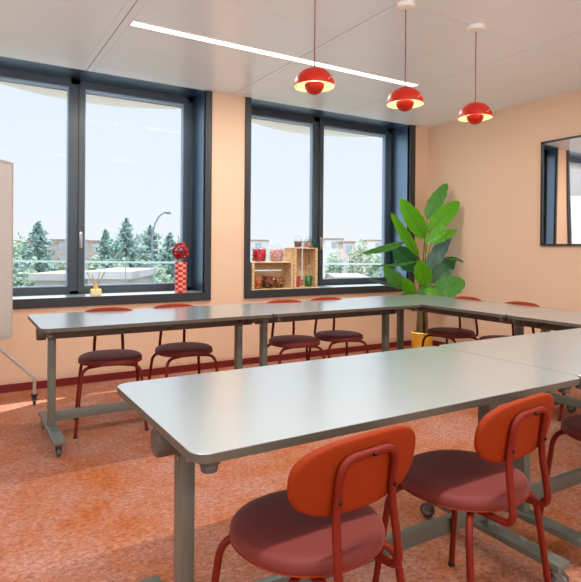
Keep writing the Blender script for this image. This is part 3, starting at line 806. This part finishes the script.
LV = [ # base px, tip px, base Y, tip Y, width px, material, twist, droop
 ((427, 219), (447, 182), 4.5, 4.45, 15, 'leafmid', .3, .01), ((425, 238), (400, 197), 4.45, 4.4, 17, 'leaf', -.1, .015),
 ((428.5, 233), (459, 199), 4.42, 4.35, 18, 'leaf', .1, .02), ((418, 255), (391, 210), 4.4, 4.35, 10.5, 'leaf', .3, .02),
 ((425, 243), (447, 228), 4.35, 4.22, 9, 'leaf', .2, .02), ((431, 243), (457, 228), 4.42, 4.3, 10, 'leaf', .1, .02),
 ((417, 270), (393, 243), 4.6, 4.62, 20, 'leafdark', .1, .02), ((403, 243), (362, 251), 4.4, 4.3, 8, 'leafmid', .5, .02),
 ((418, 261), (371, 262), 4.3, 4.2, 5, 'leafmid', .9, .03), ((428, 271), (451, 231), 4.6, 4.5, 14, 'leafblue', .2, .01),
 ((432, 283), (455, 256), 4.5, 4.4, 16, 'leafdark', .1, .02), ((443, 259), (464, 260), 4.4, 4.2, 5, 'leafdark', .8, .02),
 ((426, 285), (419, 259), 4.25, 4.2, 17, 'leaf', .1, .01), ((404, 288), (384, 264), 4.3, 4.25, 15, 'leafmid', .2, .02),
 ((412, 296), (405, 277), 4.2, 4.15, 13, 'leaf', .1, .01), ((434, 293), (465, 279), 4.25, 4.1, 22, 'leafmid', .1, .02),
 ((424, 291), (441, 293), 4.2, 4.1, 8, 'leaf', .2, .02), ((405, 288), (366, 277), 4.5, 4.5, 4.5, 'leafblue', .6, .01),
 ((418, 298), (434, 284), 4.35, 4.3, 12, 'leafmid', .1, .02), ((420, 299), (401, 292), 4.4, 4.3, 8, 'leafmid', .1, .02)]
trunks = [(-.045, -.03), (.03, -.04), (.0, .04), (.055, .02), (-.03, .03)]
for i, (bp_, tp_, yb, yt, wpx, mm, tw, dr) in enumerate(LV):
    B, T = clampX(*bp_, yb), clampX(*tp_, yt); depth = (B-Vector((0, 0, H))).dot(Fv)
    b = leaf(B, T, wpx/FPX*depth*1.02, M[mm], dr, None, tw, sd=i)
    tx, ty = trunks[i % 5]; st = Vector((tx*.6, ty*.6, .42 if i != 7 else .5)); d = (T-B).normalized()
    if st.z > b.z-.05: st.z = max(.1, b.z-.12)
    bm = bmesh.new(); k1 = st.lerp(b, .55)+Vector((0, 0, .04)) if i != 7 else Vector((-.08, 0, b.z+.10))
    k1.x = (k1.x+tx)/1.4 if i != 7 else k1.x
    P_ = [st*(1-u)**2+k1*2*u*(1-u)+b*u*u for u in [k/10 for k in range(11)]]
    tube(bm, P_, .005, 8, radii=[.007-.003*k/10 for k in range(11)]); obj('stalk', bm, M['stalk'], plant, True)
for k, (tx, ty) in enumerate(trunks):
    bm = bmesh.new(); P_ = [(tx*(1-.4*u), ty*(1-.4*u), -.01+u*(.52+.04*k)) for u in [j/10 for j in range(11)]]
    tube(bm, P_, .02, 12, radii=[.026-.012*j/10+.0025*math.sin(j*2.4+k) for j in range(11)]); obj('trunk', bm, M['stem'], plant, True)

# ------------------------------------------------------------------ outside
GZ = -8.0
bm = bmesh.new(); bx(bm, -400, 900, OUT+4, 1200, GZ-1, GZ)
o = struct('ground', bm, mat('pale_dusty_ground', srgb(112, 112, 98), .9, var=.12, vscale=.05)); tag(o, 'pale ground and roads far below the windows', 'ground', kind='structure')
bm = bmesh.new()      # scalloped canopy above the windows
for c0_, pk in ((1.14, 5.80), (3.70, 5.85)):
    lo_, hi_ = (-1.2, 2.42) if c0_ < 2 else (2.42, 6.2); n = 40
    ed = [(lo_+(hi_-lo_)*k/n, max(OUT+.001, pk-.367*(lo_+(hi_-lo_)*k/n-c0_)**2)) for k in range(n+1)]
    for (xa, ya), (xb, yb) in zip(ed, ed[1:]):
        if ya-OUT < .01 and yb-OUT < .01: continue
        a = [bm.verts.new(v) for v in ((xa, OUT, 2.67), (xb, OUT, 2.67), (xb, yb, 2.67), (xa, ya, 2.67))]
        b = [bm.verts.new((v.co.x, v.co.y, 2.80)) for v in a]
        bm.faces.new(list(reversed(a))); bm.faces.new(b); bm.faces.new((a[2], a[3], b[3], b[2]))
o = struct('trim_2', bm, M['soffit'])
o2 = struct('trim_3', box(-3, 7, OUT, OUT+.02, HC-.09, 3.3), M['soffit'])

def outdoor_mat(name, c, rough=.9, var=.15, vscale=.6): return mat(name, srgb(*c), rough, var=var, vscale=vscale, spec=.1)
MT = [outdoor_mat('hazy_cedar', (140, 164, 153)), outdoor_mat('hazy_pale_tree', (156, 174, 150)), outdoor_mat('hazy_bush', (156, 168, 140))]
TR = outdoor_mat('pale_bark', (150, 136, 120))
def conifer(px, ptop, dist, wpx, m, label, sd, pbot=None, name='conifer_tree'):
    rr = random.Random(sd); p = at(px, 250, Y=dist); depth = (p-Vector((0, 0, H))).dot(Fv)
    top = H+(250-ptop)*depth/FPX; w = wpx*depth/FPX*.5
    t = thing(name, label, 'tree', (p.x, p.y, GZ), 0, 'trees outside the left window'); hh = top-GZ
    bm = bmesh.new(); tube(bm, [(0, 0, 0), (0, 0, hh*.97)], .2, 8, radii=[.28, .04]); obj('trunk', bm, TR, t, True)
    bm = bmesh.new(); tiers = 26; z0 = hh*.12
    for k in range(tiers):
        u = k/(tiers-1); z = z0+(hh-z0)*u; rad = w*min(1, (1-u)**.8*1.3)*(.5+.6*rr.random())+.1
        nb = int(10+rad*4)
        for q in range(nb):
            a_ = rr.uniform(0, 2*PI); L_ = rad*rr.uniform(.65, 1.15); up = rr.uniform(.1, .45)
            for s_ in range(int(5+L_*3)):
                v = rr.uniform(.2, 1); c = Vector((math.cos(a_)*L_*v, math.sin(a_)*L_*v, z+up*L_*v+rr.uniform(-.15, .15)))
                d = Vector((rr.uniform(-1, 1), rr.uniform(-1, 1), rr.uniform(-.2, 1))).normalized(); e_ = d.orthogonal().normalized(); sz = rr.uniform(.14, .30)
                bm.faces.new([bm.verts.new(x) for x in (c-d*sz, c+e_*sz*.5, c+d*sz, c-e_*sz*.5)])
    obj('foliage', bm, m, t)
def bush(px, ptop, dist, wpx, m, label, sd, grp='bushes outside the windows'):
    rr = random.Random(sd); p = at(px, 250, Y=dist); depth = (p-Vector((0, 0, H))).dot(Fv)
    top = H+(250-ptop)*depth/FPX; w = wpx*depth/FPX*.5
    t = thing('broadleaf_tree', label, 'tree', (p.x, p.y, GZ), 0, grp); hh = top-GZ
    bm = bmesh.new(); tube(bm, [(0, 0, 0), (0, 0, hh*.6)], .2, 8, radii=[.2, .08]); obj('trunk', bm, TR, t, True)
    bm = bmesh.new()
    for k in range(1100):
        d = Vector((rr.gauss(0, 1), rr.gauss(0, 1), rr.gauss(0, 1))).normalized(); q = rr.uniform(.6, 1)
        q *= 1+.25*noise.noise(d*2+Vector((sd, 0, 0)))
        c = Vector((d.x*w*q, d.y*w*q, hh*.62+d.z*hh*.36*q)); n_ = Vector((rr.uniform(-1, 1), rr.uniform(-1, 1), rr.uniform(-1, 1))).normalized(); e_ = n_.orthogonal().normalized(); sz = .12+.07*w
        bm.faces.new([bm.verts.new(x) for x in (c-n_*sz, c+e_*sz*.6, c+n_*sz, c-e_*sz*.6)])
    obj('foliage', bm, m, t)
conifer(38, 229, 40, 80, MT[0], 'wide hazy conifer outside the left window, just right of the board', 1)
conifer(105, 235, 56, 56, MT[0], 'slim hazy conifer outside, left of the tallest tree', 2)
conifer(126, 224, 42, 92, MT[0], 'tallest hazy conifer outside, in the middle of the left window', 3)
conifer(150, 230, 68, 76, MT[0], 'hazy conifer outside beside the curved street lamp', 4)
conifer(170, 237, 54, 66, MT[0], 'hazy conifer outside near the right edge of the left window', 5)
conifer(186, 232, 84, 62, MT[0], 'hazy conifer outside partly hidden behind the red flowers', 6)
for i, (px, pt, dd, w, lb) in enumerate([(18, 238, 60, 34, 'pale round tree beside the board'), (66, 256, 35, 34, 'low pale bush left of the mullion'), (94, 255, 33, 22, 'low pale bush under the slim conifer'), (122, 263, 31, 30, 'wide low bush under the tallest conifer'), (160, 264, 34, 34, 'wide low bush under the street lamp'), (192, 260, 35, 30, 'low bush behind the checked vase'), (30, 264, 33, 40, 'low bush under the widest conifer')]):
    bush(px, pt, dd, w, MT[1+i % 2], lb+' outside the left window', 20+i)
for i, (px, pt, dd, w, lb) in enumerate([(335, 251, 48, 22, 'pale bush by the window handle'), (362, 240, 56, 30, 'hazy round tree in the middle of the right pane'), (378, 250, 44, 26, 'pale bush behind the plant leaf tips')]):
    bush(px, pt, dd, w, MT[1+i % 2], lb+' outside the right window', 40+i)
# guard rail
def cl(px, py, d): return Vector((0, 0, H))+(Fv+Rv*((px-CX)/FPX)-Uv*((py-CY)/FPX))*d
a_, b_ = cl(-160, 250, 20), cl(640, 250, 20); dirv = (b_-a_); dirv.z = 0; Ln = dirv.length; an = math.atan2(dirv.y, dirv.x)
t = thing('guard_rail', 'thin pale horizontal rail crossing the view outside below the trees', 'railing', (a_.x, a_.y, GZ), an)
zr = H-15.2*20/FPX-GZ
obj('top_rail', box(0, Ln, -.03, .03, zr-.035, zr+.035), outdoor_mat('pale_rail', (160, 170, 166)), t)
for k in range(7): obj('post', box(Ln*(k+.5)/7-.015, Ln*(k+.5)/7+.015, -.02, .02, 0, zr-.035), outdoor_mat('pale_post', (130, 142, 138)), t)
# street lamp
p = at(152, 250, Y=28.5); dp = (p-Vector((0, 0, H))).dot(Fv); k_ = dp/FPX
t = thing('street_lamp', 'tall grey street lamp with a curved arm outside the left window', 'street lamp', (p.x, p.y, GZ), -YAW)
zt = lambda y: H+(250-y)*k_-GZ
bm = bmesh.new(); tube(bm, [(0, 0, 0), (0, 0, zt(243)), (.8*k_, 0, zt(234)), (3*k_, 0, zt(226)), (7*k_, 0, zt(219)), (11*k_, 0, zt(216)), (13*k_, 0, zt(215)), (16*k_, 0, zt(216))], .05, 8, radii=[.09, .05, .045, .045, .04, .04, .035, .035]); obj('pole', bm, outdoor_mat('grey_pole', (120, 132, 140)), t, True)
obj('lamp_head', box(13.5*k_, 18.5*k_, -.12, .12, zt(216.8), zt(214.8), bevel=.03), outdoor_mat('grey_head', (112, 122, 130)), t)
# town
def building(px, ptop, dist, wpx, c, label, dep=10, storeys=None, rz=-YAW, roof=None):
    p = cl(px, 250, dist); k = dist/FPX; w = wpx*k/2; top = H+(250-ptop)*k
    t = thing('town_building', label, 'building', (p.x, p.y, GZ), rz, 'buildings far outside the windows')
    hh = top-GZ
    obj('walls', box(-w, w, 0, dep, 0, hh), outdoor_mat('render_%d' % int(px), c), t)
    obj('roof', box(-w-.2, w+.2, -.2, dep+.2, hh, hh+.3), outdoor_mat('roof_%d' % int(px), roof or (176, 154, 142)), t)
    n = max(1, int(w*2/3.2)); s = max(1, int(hh/3.2))
    for i in range(n):
        for j in range(s):
            if n*s > 30 and (i+j) % 2: continue
            x = -w+2*w*(i+.5)/n; z = hh-3.2*(j+.6)
            if z < 1: continue
            obj('window', box(x-.6, x+.6, -.06, .02, z, z+1.4), MWIN, t)
MWIN = outdoor_mat('dull_window_panes', (176, 184, 190))
bl = [(20, 246, 85, 26, (186, 174, 166), 'cream building just right of the board'), (60, 244, 118, 24, (186, 178, 170), 'long pale house between conifer and mullion'), (96, 245, 110, 18, (184, 166, 156), 'salmon-grey house right of the mullion'),
 (258, 243, 120, 18, (222, 218, 214), 'white block behind the red sweets jar'), (305, 244, 130, 20, (214, 210, 206), 'pale block behind the small jars'), (334, 241, 120, 18, (228, 224, 220), 'white block right of the window handle'), (349, 244, 100, 12, (220, 204, 196), 'small salmon house in the right pane'), (378, 242, 130, 20, (226, 222, 220), 'white block at the right side of the right pane')]
for b in bl: building(*b[:5], b[5]+' outside the window')
t = building(108, 282, 22, 40, (150, 148, 144), 'low white flat-roofed building below the trees outside the left window', dep=4, roof=(166, 166, 162))
t = building(352, 283, 34, 30, (150, 148, 144), 'low white-roofed building outside below the right window', dep=5, roof=(160, 158, 154))
t = building(50, 284, 24, 30, (150, 148, 144), 'low pale shed outside below the conifer nearest the board', dep=3, roof=(160, 158, 154))
# white apartment block seen only by reflection in the picture
t = thing('apartment_block', 'white apartment block seen reflected in the framed picture', 'building', (-24, 22, GZ), math.radians(58))
obj('walls', box(-14, 14, 0, 10, 0, 12.8), mat('white_render', srgb(236, 236, 234), .8), t)
for i in range(9):
    for j in range(4): obj('window', box(-13+i*3.1, -11.6+i*3.1, -.05, .02, .9+j*3.1, 2.6+j*3.1), MWIN, t)

# ------------------------------------------------------------------ light
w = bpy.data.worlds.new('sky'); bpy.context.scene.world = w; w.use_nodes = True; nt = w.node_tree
bg = nt.nodes['Background']; tc = nt.nodes.new('ShaderNodeTexCoord'); sp = nt.nodes.new('ShaderNodeSeparateXYZ'); r = nt.nodes.new('ShaderNodeValToRGB')
r.color_ramp.elements[0].position = .0; r.color_ramp.elements[0].color = (.82, .865, .91, 1)
r.color_ramp.elements[1].position = .8; r.color_ramp.elements[1].color = (.58, .74, .96, 1)
e = r.color_ramp.elements.new(.25); e.color = (.745, .825, .93, 1)
nt.links.new(tc.outputs['Generated'], sp.inputs[0]); nt.links.new(sp.outputs[2], r.inputs[0])
# extra background strength behind, overhead and below the horizon, added to fill the room
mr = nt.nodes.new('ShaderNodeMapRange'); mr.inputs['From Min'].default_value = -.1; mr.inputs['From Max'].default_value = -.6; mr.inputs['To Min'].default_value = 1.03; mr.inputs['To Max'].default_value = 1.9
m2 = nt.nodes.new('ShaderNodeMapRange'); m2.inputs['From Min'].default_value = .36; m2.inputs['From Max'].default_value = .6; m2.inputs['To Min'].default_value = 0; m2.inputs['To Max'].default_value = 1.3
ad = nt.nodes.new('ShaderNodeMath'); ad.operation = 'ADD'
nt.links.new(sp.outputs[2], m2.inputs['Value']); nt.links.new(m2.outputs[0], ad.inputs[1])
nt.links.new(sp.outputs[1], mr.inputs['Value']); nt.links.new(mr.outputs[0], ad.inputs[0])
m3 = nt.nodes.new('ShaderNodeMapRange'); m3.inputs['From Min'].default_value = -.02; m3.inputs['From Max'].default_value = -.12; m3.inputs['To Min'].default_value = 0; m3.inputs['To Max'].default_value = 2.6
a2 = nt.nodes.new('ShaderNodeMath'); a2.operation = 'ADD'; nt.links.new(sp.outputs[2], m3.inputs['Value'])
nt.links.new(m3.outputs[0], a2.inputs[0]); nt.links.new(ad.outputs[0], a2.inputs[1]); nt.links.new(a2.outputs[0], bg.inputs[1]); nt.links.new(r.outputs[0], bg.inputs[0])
sd = bpy.data.lights.new('sun', 'SUN'); sd.energy = 6.5; sd.angle = math.radians(.6); sd.color = (1, .94, .84)
so = bpy.data.objects.new('sun', sd); C.objects.link(so); so.location = (0, 0, 30)
dirs = Vector((-.07, -.475, -1)); so.rotation_euler = dirs.to_track_quat('-Z', 'Y').to_euler()

sc = bpy.context.scene
sc.view_settings.view_transform = 'Standard'; sc.view_settings.look = 'None'; sc.view_settings.gamma = 1; sc.view_settings.exposure = .14
sc.view_settings.use_curve_mapping = False
